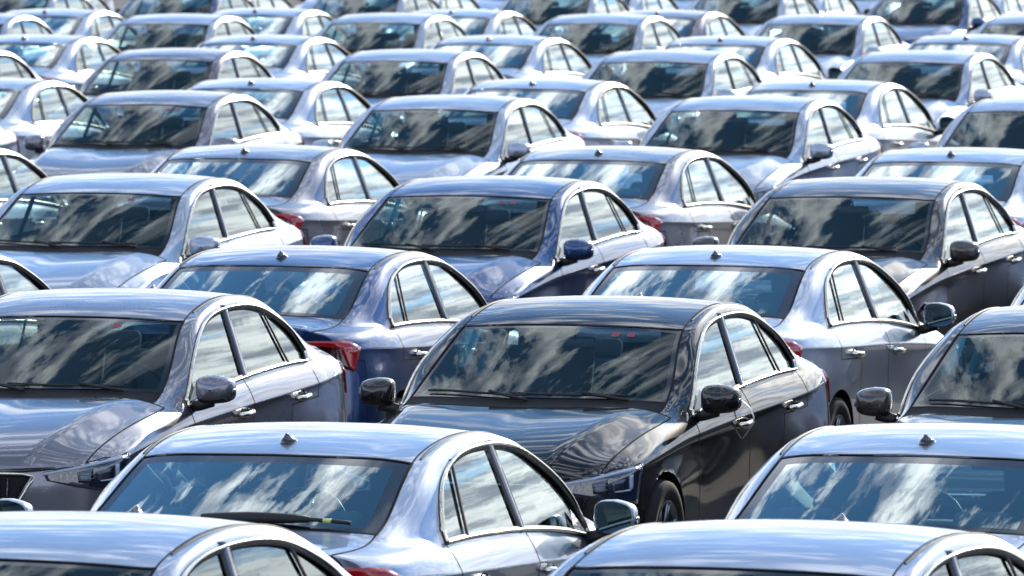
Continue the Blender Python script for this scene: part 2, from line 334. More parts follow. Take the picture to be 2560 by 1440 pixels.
# ------------------------------------------------------------------ mesh helpers
def mesh_from(name, verts, faces, mats, fm=None, smooth=True):
    me = bpy.data.meshes.new(name); me.from_pydata([tuple(v) for v in verts], [], faces); me.update()
    for m in mats: me.materials.append(m)
    if fm:
        for p, i in zip(me.polygons, fm): p.material_index = i
    for p in me.polygons: p.use_smooth = smooth
    return me
class MB:
    """collects shapes; becomes one mesh"""
    def __init__(s): s.v = []; s.f = []; s.m = []
    def add(s, vs, fs, mi=0):
        o = len(s.v); s.v += [Vector(v) for v in vs]; s.f += [[i + o for i in f] for f in fs]; s.m += [mi] * len(fs)
    def mesh(s, name, mats, smooth=True): return mesh_from(name, s.v, s.f, mats, s.m, smooth)
    def grid(s, rows, mi=0, closed=False, flip=False):
        n = len(rows[0]); vs = [p for r in rows for p in r]; fs = []
        for i in range(len(rows) - 1):
            for j in range(n if closed else n - 1):
                k = (j + 1) % n; q = [i*n+j, i*n+k, (i+1)*n+k, (i+1)*n+j]
                fs.append(q[::-1] if flip else q)
        s.add(vs, fs, mi)
    def box(s, c, d, mi=0, rot=None, bev=.0):
        bm = bmesh.new(); bmesh.ops.create_cube(bm, size=1)
        for v in bm.verts: v.co = Vector((v.co.x * d[0], v.co.y * d[1], v.co.z * d[2]))
        if bev: bmesh.ops.bevel(bm, geom=list(bm.edges) , offset=bev, segments=3, profile=.5, affect='EDGES')
        M_ = Matrix.Translation(c) @ (rot.to_matrix().to_4x4() if rot else Matrix())
        bm.verts.ensure_lookup_table()
        for i, v in enumerate(bm.verts): v.index = i
        s.add([M_ @ v.co for v in bm.verts], [[v.index for v in f.verts] for f in bm.faces], mi); bm.free()
    def tube(s, pts, r, mi=0, n=8, cap=True):
        pts = [Vector(p) for p in pts]; rr = r if isinstance(r, (list, tuple)) else [r] * len(pts); rows = []
        for i, p in enumerate(pts):
            t = (pts[min(i+1, len(pts)-1)] - pts[max(i-1, 0)]).normalized()
            a = t.cross(Vector((0, 0, 1)) if abs(t.z) < .9 else Vector((1, 0, 0))).normalized(); b = t.cross(a)
            rows.append([p + rr[i] * (a * math.cos(2*math.pi*k/n) + b * math.sin(2*math.pi*k/n)) for k in range(n)])
        s.grid(rows, mi, closed=True)
        if cap:
            o = len(s.v) - len(rows) * n
            s.f += [[o + k for k in range(n)][::-1], [o + (len(rows)-1)*n + k for k in range(n)]]; s.m += [mi, mi]
    def ribbon(s, pts, nrm, wd, off, mi=0, shift=0.0, closed=False):
        n = len(pts); rows = []
        for i in range(n):
            a = pts[(i-1) % n] if closed else pts[max(i-1, 0)]; b = pts[(i+1) % n] if closed else pts[min(i+1, n-1)]
            t = (b - a)
            if t.length < 1e-9: continue
            sd_ = t.normalized().cross(nrm[i]).normalized(); c = pts[i] + sd_ * shift
            rows.append([c + sd_ * wd/2 - nrm[i]*.001, c + sd_ * wd*.36 + nrm[i] * off, c - sd_ * wd*.36 + nrm[i] * off, c - sd_ * wd/2 - nrm[i]*.001])
        if closed: rows.append(rows[0])
        s.grid(rows, mi)
def resample(poly, step=.02):
    out = []; poly = [Vector(p) for p in poly]
    for a, b in zip(poly[:-1], poly[1:]):
        n = max(1, int((b - a).length / step))
        out += [a.lerp(b, k / n) for k in range(n)]
    return out + [poly[-1]]
def hit(o, d):
    h = BVH.ray_cast(Vector(o), Vector(d).normalized())
    return (h[0], h[1]) if h[0] else (None, None)
def onside(s_, z, side): return hit((X(s_), 3 * side, z), (0, -side, 0))
def ontop(s_, y): return hit((X(s_), y, 4), (0, 0, -1))
def diag(ang, u, z, front, side):
    """ray in from the front/rear corner; ang from the car axis, u metres across the ray, to the outside"""
    fx = 1 if front else -1
    d = Vector((-fx * math.cos(ang), -side * math.sin(ang), 0)); r = Vector((-fx * math.sin(ang), side * math.cos(ang), 0))
    o = Vector((X(.35) if front else X(4.2), side * .62, z)) + r * u - d * 3
    return hit(o, d)
def patch_on(mb, f, top, bot, mi, off=.004, nx=14, ny=5, thick=.02):
    """surface patch between two (u,z) polylines, lying on the body, with a rim down into it"""
    def lerp_poly(P, t):
        L = [0]
        for a, b in zip(P[:-1], P[1:]): L.append(L[-1] + math.dist(a, b))
        x = t * L[-1]
        return np.interp(x, L, [p[0] for p in P]), np.interp(x, L, [p[1] for p in P])
    rows = []
    for j in range(-1, ny + 2):
        jj = min(max(j, 0), ny); row = []
        for i in range(-1, nx + 2):
            ii = min(max(i, 0), nx)
            a = lerp_poly(top, ii/nx); b = lerp_poly(bot, ii/nx); t = jj/ny
            u, z = a[0]*(1-t)+b[0]*t, a[1]*(1-t)+b[1]*t
            p, n = f(u, z)
            if p is None: p, n = row[-1].copy() if row else Vector((0,0,0)), Vector((0,0,1))
            edge = (i != ii) or (j != jj)
            row.append(p + n * (-thick if edge else off))
        rows.append(row)
    mb.grid(rows, mi)

# ------------------------------------------------------------------ split the shell into parts
def shell_parts():
    bm = BODY; bm.faces.ensure_lookup_table(); bm.verts.ensure_lookup_table()
    for i, v in enumerate(bm.verts): v.index = i
    nrm = [v.normal.copy() for v in bm.verts]; parts = {}
    tagf = lambda f: f.material_index
    glassy = {TI['windscreen'], TI['rear_window'], TI['front_window'], TI['back_window']}
    # rings of the glass next to its edge become the black ceramic border
    ring = {}
    for tg, k in ((TI['windscreen'], 3), (TI['rear_window'], 5)):
        fs = {f for f in bm.faces if tagf(f) == tg}
        cur = {f for f in fs if any(len(e.link_faces) < 2 or any(g not in fs for g in e.link_faces) for e in f.edges)}
        seen = set(cur); 
        for _ in range(k - 1):
            nxt = {g for f in cur for e in f.edges for g in e.link_faces if g in fs and g not in seen}
            seen |= nxt; cur = nxt
        for f in seen: ring[f.index] = True
    bm.faces.index_update()
    ringset = set()
    for tg, k in ((TI['windscreen'], 2), (TI['rear_window'], 4)):
        fs = {f for f in bm.faces if tagf(f) == tg}
        cur = {f for f in fs if any(any(g not in fs for g in e.link_faces) for e in f.edges)}; seen = set(cur)
        for _ in range(k - 1):
            cur = {g for f in cur for e in f.edges for g in e.link_faces if g in fs and g not in seen}; seen |= cur
        ringset |= seen
    def even_normals(tags_, axis, side=0):
        # glass is one even curve: normals from a low-order surface through its vertices
        vs = {v for f in bm.faces if TAGS[tagf(f)] in tags_ and f.calc_center_median().y * side >= 0 for v in f.verts}
        vs = list(vs); co = np.array([v.co for v in vs]); xm = co[:, 0].mean(); zm = co[:, 2].mean()
        if axis == 'z':
            x, y = co[:, 0] - xm, co[:, 1]
            A = np.stack([x**0, x, x**2, y**2, x*y**2], 1); k = np.linalg.lstsq(A, co[:, 2], rcond=None)[0]
            gx = k[1] + 2*k[2]*x + k[4]*y**2; gy = 2*k[3]*y + 2*k[4]*x*y
            N = np.stack([-gx, -gy, np.ones_like(x)], 1)
        else:
            x, z = co[:, 0] - xm, co[:, 2] - zm
            A = np.stack([x**0, x, z, x**2, z**2, x*z], 1); k = np.linalg.lstsq(A, co[:, 1], rcond=None)[0]
            gx = k[1] + 1.0*k[3]*x; gz = k[2] - side*.30*z        # curved mostly from sill to roof
            N = np.stack([-gx, np.ones_like(x), -gz], 1) * side
        N /= np.linalg.norm(N, axis=1)[:, None]
        return {v.index: Vector(n) for v, n in zip(vs, N)}
    gn = {'windscreen': even_normals(('windscreen',), 'z'), 'rear_window': even_normals(('rear_window',), 'z')}
    for sd_ in (1, -1): gn[sd_] = even_normals(('front_window', 'back_window'), 'y', sd_)
    def extract(name, sel, mats, mfun, flush=0.0, ov={}):
        vs, mp, fs, ms = [], {}, [], []
        for f in sel:
            q = []
            for v in f.verts:
                if v.index not in mp: mp[v.index] = len(vs); vs.append(v.co - nrm[v.index] * flush)
                q.append(mp[v.index])
            fs.append(q); ms.append(mfun(f))
        me = mesh_from(name, vs, fs, mats, ms)
        inv = {b: a for a, b in mp.items()}
        me.normals_split_custom_set_from_vertices([tuple(ov.get(inv[i], nrm[inv[i]])) for i in range(len(vs))])
        return me
    P = [None]
    for tg in ('hood', 'roof', 'trunk_lid', 'front_bumper', 'rear_bumper'):
        parts[tg] = extract(tg, [f for f in bm.faces if tagf(f) == TI[tg]], [PAINT['silver']], lambda f: 0)
    for tg in ('front_door', 'rear_door'):
        for sd_ in (1, -1):
            parts[(tg, sd_)] = extract(tg, [f for f in bm.faces if tagf(f) == TI[tg] and f.calc_center_median().y * sd_ > 0], [PAINT['silver']], lambda f: 0)
    parts['windscreen'] = extract('windscreen', [f for f in bm.faces if tagf(f) == TI['windscreen']], [M['screen'], M['frit']], lambda f: int(f in ringset), .003, gn['windscreen'])
    parts['rear_window'] = extract('rear_window', [f for f in bm.faces if tagf(f) == TI['rear_window']], [M['rear'], M['frit']], lambda f: int(f in ringset), .003, gn['rear_window'])
    for tg in ('front_window', 'back_window'):
        for sd_ in (1, -1):
            parts[(tg, sd_)] = extract(tg, [f for f in bm.faces if tagf(f) == TI[tg] and f.calc_center_median().y * sd_ > 0], [M['side']], lambda f: 0, .008, gn[sd_])
    body = [f for f in bm.faces if TAGS[tagf(f)] in ('body', 'cowl')]
    # gaps between panels, arch returns and cowl go with the body
    mb = MB()
    for e in bm.edges:
        lf = e.link_faces
        if len(lf) == 2:
            a, b = tagf(lf[0]), tagf(lf[1])
            if a != b:
                ga, gb = a in glassy, b in glassy
                if ga and gb: continue
                if {a, b} & {TI['front_window'], TI['back_window']}: continue
                wd = .0035 if not (ga or gb) else .006
                v0, v1 = e.verts; n0, n1 = nrm[v0.index], nrm[v1.index]; t = (v1.co - v0.co).normalized()
                o0 = t.cross(n0).normalized() * wd; o1 = t.cross(n1).normalized() * wd
                mb.add([v0.co - o0 + n0*.0012, v1.co - o1 + n1*.0012, v1.co + o1 + n1*.0012, v0.co + o0 + n0*.0012], [[0, 1, 2, 3]], 1)
        elif len(lf) == 1:
            v0, v1 = e.verts; c = (v0.co + v1.co) / 2
            for cx, cz in WHEELS:
                if abs(c.y) > .55 and math.hypot(c.x - cx, c.z - cz) < ARCH + .02 and c.z > .1:
                    sg = 1 if c.y > 0 else -1
                    a0, a1 = v0.co.copy(), v1.co.copy()
                    mb.add([a0, a1, (a1.x, sg*.50, a1.z), (a0.x, sg*.50, a0.z)], [[0, 1, 2, 3]], 1)
    bme = extract('body', body, [PAINT['silver'], M['gap'], M['plastic']], lambda f: 1 if tagf(f) == TI['cowl'] else 0)
    o = bmesh.new(); o.from_mesh(bme); 
    g = mb.mesh('g', []); o2 = bmesh.new(); o2.from_mesh(g)
    nv = len(bme.vertices); vs = [v.co.copy() for v in bme.vertices] + [Vector(v) for v in mb.v]
    # underbody and inner wheel wells
    ub = MB(); ub.box((0.02, 0, .30), (4.0, .98, .24), 1); ub.box((0, 0, .27), (1.72, 1.5, .16), 1)
    fs = [list(p.vertices) for p in bme.polygons] + [[i + nv for i in f] for f in mb.f]
    ms = [p.material_index for p in bme.polygons] + mb.m
    n2 = len(vs); vs += ub.v; fs += [[i + n2 for i in f] for f in ub.f]; ms += ub.m
    me = mesh_from('body', vs, fs, [PAINT['silver'], M['gap'], M['plastic']], ms)
    # custom normals: shell from the uncut surface, the rest flat
    key = {}
    for v in bm.verts: key[(round(v.co.x, 5), round(v.co.y, 5), round(v.co.z, 5))] = nrm[v.index]
    cn = []
    for i, v in enumerate(me.vertices):
        if i < nv: cn.append(tuple(key.get((round(v.co.x, 5), round(v.co.y, 5), round(v.co.z, 5)), v.normal)))
        else: cn.append(tuple(v.normal))
    me.normals_split_custom_set_from_vertices(cn)
    parts['body'] = me; o.free(); o2.free()
    # side window trims and pillars
    for sd_ in (1, -1):
        fs = {f for f in bm.faces if tagf(f) in (TI['front_window'], TI['back_window']) and f.calc_center_median().y * sd_ > 0}
        be = [e for e in bm.edges if len([g for g in e.link_faces if g in fs]) == 1 and len(e.link_faces) == 2]
        nb = {}
        for e in be:
            a, b = e.verts; nb.setdefault(a, []).append(b); nb.setdefault(b, []).append(a)
        st = be[0].verts[0]; loop = [st]; prev = None; cur = st
        while True:
            nx = [x for x in nb[cur] if x is not prev]
            if not nx: break
            prev, cur = cur, nx[0]
            if cur is st: break
            loop.append(cur)
        pts = [v.co.copy() for v in loop]; nn = [nrm[v.index].copy() for v in loop]; L = len(pts)
        for _ in range(6): nn = [(nn[k-1] + nn[k] * 2 + nn[(k+1) % L]).normalized() for k in range(L)]
        pts = [(pts[k-1] + pts[k] * 2 + pts[(k+1) % L]) / 4 for k in range(L)]
        cen = sum(pts, Vector()) / len(pts); t = pts[1] - pts[0]; sdv = t.normalized().cross(nn[0])
        sgn = 1 if (cen - pts[0]).dot(sdv) > 0 else -1      # +sd points inward?
        m = MB(); m.ribbon(pts, nn, .030, .005, 1, shift=sgn*.010, closed=True); m.ribbon(pts, nn, .014, .017, 0, shift=sgn*.005, closed=True)
        parts[('trim', sd_)] = m.mesh('window_trim', [M['chrome'], M['rubber']])
        # B pillar and rear quarter bar lie on the glass
        m = MB(); 
        def strip(p0, p1, wd, mi, off):
            q = [onside(a, b, sd_) for a, b in [(p0[0] + (p1[0]-p0[0])*k/10, p0[1] + (p1[1]-p0[1])*k/10) for k in range(11)]]
            m.ribbon([a[0] for a in q], [a[1] for a in q], wd, off, mi)
        strip((2.475, 1.372), (2.43, .992), .105, 1, .003); strip((2.475, 1.372), (2.43, .992), .060, 0, .008)
        parts[('pillar', sd_)] = m.mesh('door_pillar', [M['pillar'], M['rubber']])
        m = MB(); strip((3.03, 1.330), (3.165, 1.022), .024, 0, .006)
        parts[('bar', sd_)] = m.mesh('window_bar', [M['rubber']])
        m = MB(); q0 = [onside(s_, z, sd_) for s_, z in ((1.54, .925), (1.63, .985), (1.70, 1.03), (1.72, .935))]
        m.add([a[0] + a[1] * .006 for a in q0], [[0, 1, 2, 3]], 0)
        parts[('sail', sd_)] = m.mesh('mirror_base', [M['gloss']])
    # roof ditch
    for sd_ in (1, -1):
        q = [ontop(a, sd_ * .598) for a in np.arange(2.12, 3.28, .04)]
        m = MB(); m.ribbon([a[0] for a in q], [a[1] for a in q], .012, .004, 0)
        parts[('ditch', sd_)] = m.mesh('roof_strip', [M['rubber']])
    return parts
PT = shell_parts()

def mirror_mesh(side):
    # housing: rounded outline in (y,z), swept back; origin at belt
    def outline(k, t):  # unit outline
        a = 2 * math.pi * k / 24; c, s_ = math.cos(a), math.sin(a)
        e = .52; y = math.copysign(abs(c) ** e, c); z = math.copysign(abs(s_) ** e, s_)
        y *= .094; z *= .074
        if z > 0: z *= 1 - .22 * max(0, y / .100)
        else: z *= 1 - .10 * max(0, y / .100)
        return y * t, z * t
    mb = MB(); rows = []
    for dx, t in ((.085, .05), (.082, .45), (.070, .72), (.045, .92), (.01, 1.0), (-.03, 1.0), (-.055, .97), (-.058, .93), (-.045, .90)):
        rows.append([Vector((dx - .10 * abs(y / .100) * 0 - .02 * (y / .100), side * y, z)) for y, z in (outline(k, t) for k in range(24))])
    mb.grid(rows, 0, closed=True, flip=(side == 1))
    for i, f in enumerate(mb.f):
        cz = sum((mb.v[j].z for j in f)) / len(f)
        mb.m[i] = 1 if cz < -.048 else 0
    g = MB(); rr = [Vector((-.047 - .02 * (y / .100), side * y, z)) for y, z in (outline(k, .90) for k in range(24))]
    g.add(rr, [list(range(24))[::(-1 if side == -1 else 1)]], 0)
    # repeater at the outer end, foot
    mb.box((-.02, side * .095, -.012), (.05, .012, .03), 2, bev=.004)
    mb.tube([(-.02, -side * .14, -.095), (-.01, -side * .09, -.085), (0, -side * .02, -.060)], [.028, .030, .034], 1, 10)
    return mb.mesh('mirror', [PAINT['silver'], M['plastic'], M['lamp']]), g.mesh('mirror_glass', [M['mglass']], False)
MIR = {sd_: mirror_mesh(sd_) for sd_ in (1, -1)}

def handle_mesh(side, s_, z):
    p, n = onside(s_, z, side); q, _ = onside(s_ + .17, z + .008, side)
    mb = MB(); a = p + n * .012; b = q + n * .012
    pts = [p - n*.01, p + n*.022, p.lerp(q, .25) + n*.036, p.lerp(q, .75) + n*.036, q + n*.022, q - n*.01]
    mb.tube(pts, [.012, .016, .016, .016, .016, .012], 0, 8)
    c = p.lerp(q, .55)
    u = (q - p).normalized(); vv = n.cross(u).normalized(); rows = []
    ring = [c + n*.0018 + u * .062 * math.cos(t) + vv * .032 * math.sin(t) for t in [2*math.pi*k/16 for k in range(16)]]
    mb.add(ring + [c - n*.004], [[i, (i+1) % 16, 16] for i in range(16)], 1)
    return mb.mesh('door_handle', [M['chrome'], M['gap']])
HND = {(sd_, k): handle_mesh(sd_, s_, z) for sd_ in (1, -1) for k, (s_, z) in enumerate(((2.15, .818), (3.075, .848)))}

def lamp_meshes(side):
    A = R(30)
    fl = lambda u, z: diag(A, u, z, True, side)
    mb = MB()
    top = [(-.22, .650), (-.088, .670), (.1, .700), (.268, .724)]
    patch_on(mb, fl, top, [(-.20, .605), (-.05, .570), (.1, .545), (.222, .530)], 0, .004, 20, 8)
    patch_on(mb, fl, [(a_, b_ - .006) for a_, b_ in top[:3]] + [(.235, .713)], [(a_, b_ - .018) for a_, b_ in top[:3]] + [(.235, .700)], 1, .009, 16, 1, .004)
    for u0 in (.0, .105):
        patch_on(mb, fl, [(u0 - .042, .645), (u0 + .042, .660)], [(u0 - .036, .592), (u0 + .042, .584)], 2, .008, 5, 4, .004)
    patch_on(mb, fl, [(.168, .675), (.190, .679)], [(.172, .604), (.188, .608)], 1, .010, 2, 4, .004)
    patch_on(mb, fl, [(.08, .600), (.176, .606)], [(.08, .594), (.176, .598)], 1, .010, 4, 1, .004)
    for u0, u1, z0, z1 in ((-.04, .04, .630, .628), (-.03, .04, .610, .608)):
        patch_on(mb, fl, [(u0, z0), (u1, z0 + .002)], [(u0, z0 - .004), (u1, z0 - .002)], 0, .011, 4, 1, .004)
    head = mb.mesh('headlight', [M['headlens'], M['white'], M['lamp']])
    B = R(38); ft = lambda u, z: diag(B, u, z, False, side)
    mb = MB()
    top = [(-.28, .984), (-.10, .984), (.03, .982), (.132, .972), (.212, .936)]
    patch_on(mb, ft, top, [(-.28, .945), (-.15, .900), (0, .850), (.152, .806)], 1, .004, 20, 8)
    patch_on(mb, ft, top, [(-.28, .954), (-.06, .952), (.02, .945), (.09, .930), (.14, .895)], 0, .012, 18, 3, .006)
    patch_on(mb, ft, [(.065, .945), (.205, .938)], [(.125, .822), (.152, .808)], 0, .012, 6, 8, .006)
    tail = mb.mesh('taillight', [M['red'], M['dred']])
    return head, tail
LMP = {sd_: lamp_meshes(sd_) for sd_ in (1, -1)}
def front_mesh():
    mb = MB(); ff = lambda u, z: hit((4, u, z), (-1, 0, 0))
    top = [(-.44, .630), (-.2, .637), (0, .638), (.2, .637), (.44, .630)]; bot = [(-.34, .45), (0, .44), (.34, .45)]
    patch_on(mb, ff, top, bot, 0, .004, 20, 8, .02)
    for k in range(17):
        y = -.33 + k * .04125
        if abs(y) > .02: mb.tube([ff(y, z)[0] + Vector((.010, 0, 0)) for z in (.46, .51, .56, .62)], .006, 2, 5)
    loop = [(-.35, .445), (-.455, .625), (-.40, .640), (-.2, .643), (0, .645), (.2, .643), (.40, .640), (.455, .625), (.35, .445)]
    q = [ff(*p) for a, b in zip(loop[:-1], loop[1:]) for p in [(a[0] + (b[0]-a[0])*k/5, a[1] + (b[1]-a[1])*k/5) for k in range(5)]]
    mb.tube([a[0] + a[1] * .008 for a in q], .009, 1, 6)
    mb2 = MB(); patch_on(mb2, ff, [(-.50, .36), (0, .37), (.50, .36)], [(-.44, .26), (0, .25), (.44, .26)], 0, .003, 20, 4, .02)
    return mb.mesh('grille', [M['gap'], M['chrome'], M['gloss']]), mb2.mesh('air_intake', [M['gap']])
GRILLE, INTAKE = front_mesh()
def wheel_mesh():
    prof = [(.20, -.085), (.27, -.10), (.300, -.092), (.31, -.06), (.312, 0), (.31, .06), (.300, .092), (.27, .10), (.205, .088), (.20, .06)]
    t = MB(); n = 40
    t.grid([[Vector((r * math.cos(2*math.pi*k/n), y, r * math.sin(2*math.pi*k/n))) for k in range(n)] for r, y in prof], 0, closed=True)
    rm = MB()
    rm.grid([[Vector((r * math.cos(2*math.pi*k/n), y, r * math.sin(2*math.pi*k/n))) for k in range(n)] for r, y in [(.207, .092), (.198, .090), (.190, .06), (.188, -.07)]], 0, closed=True)
    for k in range(7):
        a = 2 * math.pi * k / 7; c, s_ = math.cos(a), math.sin(a)
        for off in (-.10, .10):
            rm.tube([(.04*c, .062, .04*s_), (.12*math.cos(a+off*.6), .070, .12*math.sin(a+off*.6)), (.195*math.cos(a+off), .075, .195*math.sin(a+off))], [.018, .012, .013], 0, 6)
    rm.grid([[Vector((r * math.cos(2*math.pi*k/20), y, r * math.sin(2*math.pi*k/20))) for k in range(20)] for r, y in [(.055, .05), (.05, .075), (.001, .078)]], 0, closed=True)
    rm.grid([[Vector((r * math.cos(2*math.pi*k/20), .0, r * math.sin(2*math.pi*k/20))) for k in range(20)] for r in (.15, .001)], 1, closed=True)
    return t.mesh('tyre', [M['tyre']]), rm.mesh('rim', [M['rim'], M['plastic']])
TYRE, RIM = wheel_mesh()
def antenna_mesh():
    p, n = ontop(3.147, 0); mb = MB(); rows = []
    for h, rx, ry, dx in ((-.006, .052, .036, 0), (.006, .050, .034, 0), (.013, .044, .024, -.004), (.020, .034, .015, -.012), (.028, .020, .009, -.019), (.034, .009, .005, -.026), (.036, .001, .001, -.027)):
        rows.append([p + Vector((dx + rx * math.cos(2*math.pi*k/16), ry * math.sin(2*math.pi*k/16), h)) for k in range(16)])
    mb.grid(rows, 0, closed=True); return mb.mesh('antenna', [M['gloss']])
ANT = antenna_mesh()
def cabin_meshes():
    out = []
    def rbox(c, d, rot=None, bev=.04): 
        m = MB(); m.box(c, d, 0, rot, bev); return m
    from mathutils import Euler
    for sd_ in (1, -1):
        m = MB()
        m.box((X(2.35), sd_*.36, .62), (.50, .50, .16), 0, bev=.05)
        m.box((X(2.68), sd_*.36, .88), (.13, .47, .60), 0, Euler((0, R(-16), 0)), .05)
        hd = MB(); hd.box((X(2.79), sd_*.36, 1.235), (.09, .25, .16), 0, Euler((0, R(-12), 0)), .035)
        hd.tube([(X(2.77), sd_*.36-.06, 1.12), (X(2.78), sd_*.36-.06, 1.22)], .007, 0, 6); hd.tube([(X(2.77), sd_*.36+.06, 1.12), (X(2.78), sd_*.36+.06, 1.22)], .007, 0, 6)
        out.append(('seat', m.mesh('seat', [M['cloth']]), [('headrest', hd.mesh('headrest', [M['cloth']]))]))
    m = MB(); m.box((X(3.25), 0, .60), (.5, 1.25, .18), 0, bev=.05); m.box((X(3.58), 0, .82), (.14, 1.25, .50), 0, Euler((0, R(-22), 0)), .05)
    ch = []
    for y in (-.37, .37):
        h = MB(); h.box((X(3.66), y, 1.10), (.08, .24, .12), 0, Euler((0, R(-20), 0)), .03); ch.append(('headrest', h.mesh('headrest', [M['cloth']])))
    out.append(('rear_seat', m.mesh('rear_seat', [M['cloth']]), ch))
    m = MB(); m.box((X(1.58), 0, .80), (.42, 1.36, .24), 0, bev=.05); m.box((X(1.72), .36, .93), (.14, .34, .07), 0, bev=.03)
    m.box((X(1.40), 0, .88), (.36, 1.25, .05), 0, bev=.02); m.box((X(1.78), 0, .62), (.2, .28, .5), 0, bev=.03)
    out.append(('dashboard', m.mesh('dashboard', [M['trim']]), []))
    m = MB(); m.box((X(3.80), 0, 1.01), (.30, 1.2, .03), 0, bev=.01)
    out.append(('parcel_shelf', m.mesh('parcel_shelf', [M['trim']]), []))
    m = MB(); m.box((X(2.6), 0, .44), (2.6, 1.35, .06), 0)
    for sd_ in (1, -1): m.box((X(2.55), sd_*.70, .68), (2.0, .05, .46), 0, bev=.02)
    out.append(('cabin_lining', m.mesh('cabin_lining', [M['trim']]), []))
    m = MB(); c = Vector((X(1.90), .36, .93)); ax = Vector((-.90, 0, .42)).normalized(); u = Vector((0, 1, 0)); v = ax.cross(u)
    pts = [c + .185 * (u * math.cos(t) + v * math.sin(t)) for t in [2*math.pi*k/24 for k in range(25)]]
    m.tube(pts, .014, 0, 8, cap=False); m.tube([pts[0], c, pts[12]], .016, 0, 6); m.tube([c, pts[18]], .018, 0, 6); m.tube([c, c - ax*.2], .03, 0, 8)
    out.append(('steering_wheel', m.mesh('steering_wheel', [M['plastic']]), []))
    m = MB(); m.box((X(2.02), 0, 1.235), (.03, .22, .06), 0, bev=.012); m.tube([(X(2.0), 0, 1.30), (X(2.01), 0, 1.25)], .008, 0, 6)
    out.append(('rear_view_mirror', m.mesh('rear_view_mirror', [M['plastic']]), []))
    return out
CAB = cabin_meshes()
def wiper_meshes():
    out = []
    for y0, y1 in ((.50, -.12), (-.02, -.58)):
        pts = []
        for k in range(12):
            y = y0 + (y1 - y0) * k / 11; s_ = 1.245 + .10 * (abs(y) / .6) ** 2 + .02 * k / 11
            p, n = ontop(s_, y); pts.append(p + n * .012)
        m = MB(); m.tube(pts, .007, 0, 6); m.tube([pts[0] + Vector((.06, .02, -.02)), pts[4] + Vector((.01, 0, .012))], .009, 0, 6)
        out.append(m.mesh('wiper', [M['rubber']]))
    return out
WIP = wiper_meshes()

# ------------------------------------------------------------------ things
def tag(o, label=None, cat=None, group=None, kind=None):
    for k, v in (('label', label), ('category', cat), ('group', group), ('kind', kind)):
        if v: o[k] = v
    return o
def part(name, me, parent, loc=(0, 0, 0), rot=None):
    o = bpy.data.objects.new(name, me); C.objects.link(o); o.parent = parent; o.location = loc
    if rot: o.rotation_euler = rot
    return o
def make_car():
    root = bpy.data.objects.new('parked_car', None); C.objects.link(root)
    part('body', PT['body'], root)
    for n in ('hood', 'roof', 'trunk_lid', 'front_bumper', 'rear_bumper', 'windscreen', 'rear_window'): part(n, PT[n], root)
    for sd_ in (1, -1):
        part('front_door', PT[('front_door', sd_)], root); part('rear_door', PT[('rear_door', sd_)], root)
        for k in (0, 1): 
            par = [c for c in root.children if c.name.startswith(('front_door', 'rear_door')[k]) and c.data == PT[(('front_door', 'rear_door')[k], sd_)]][0] if False else None
        part('side_window', PT[('front_window', sd_)], root)
        w2 = part('side_window', PT[('back_window', sd_)], root); part('window_bar', PT[('bar', sd_)], w2)
        part('window_trim', PT[('trim', sd_)], root); part('door_pillar', PT[('pillar', sd_)], root)
        part('roof_strip', PT[('ditch', sd_)], root)
        for k in (0, 1): part('door_handle', HND[(sd_, k)], root)
        loc = (X(1.54), sd_ * .924, .990)
        mo = part('wing_mirror', MIR[sd_][0], root, loc); part('mirror_glass', MIR[sd_][1], mo); part('mirror_base', PT[('sail', sd_)], root)
        part('headlight', LMP[sd_][0], root); part('taillight', LMP[sd_][1], root)
        for cx, cz in WHEELS:
            e = part('wheel', TYRE, root, (cx, sd_ * .745, cz), (0, 0, 0 if sd_ == 1 else math.pi)); part('rim', RIM, e)
    part('grille', GRILLE, root); part('air_intake', INTAKE, root); part('antenna', ANT, root)
    for m in WIP: part('wiper', m, root)
    for n, me, ch in CAB:
        o = part(n, me, root)
        for a, b in ch: part(a, b, o)
    return root
def copy_tree(o, parent=None):
    c = o.copy(); C.objects.link(c); c.parent = parent
    for ch in list(o.children): copy_tree(ch, c)
    return c
PAINTED = ('body', 'hood', 'roof', 'trunk_lid', 'front_bumper', 'rear_bumper', 'front_door', 'rear_door', 'wing_mirror')
def colour(root, mat):
    for ch in root.children:
        if ch.name.split('.')[0] in PAINTED:
            ch.material_slots[0].link = 'OBJECT'; ch.material_slots[0].material = mat

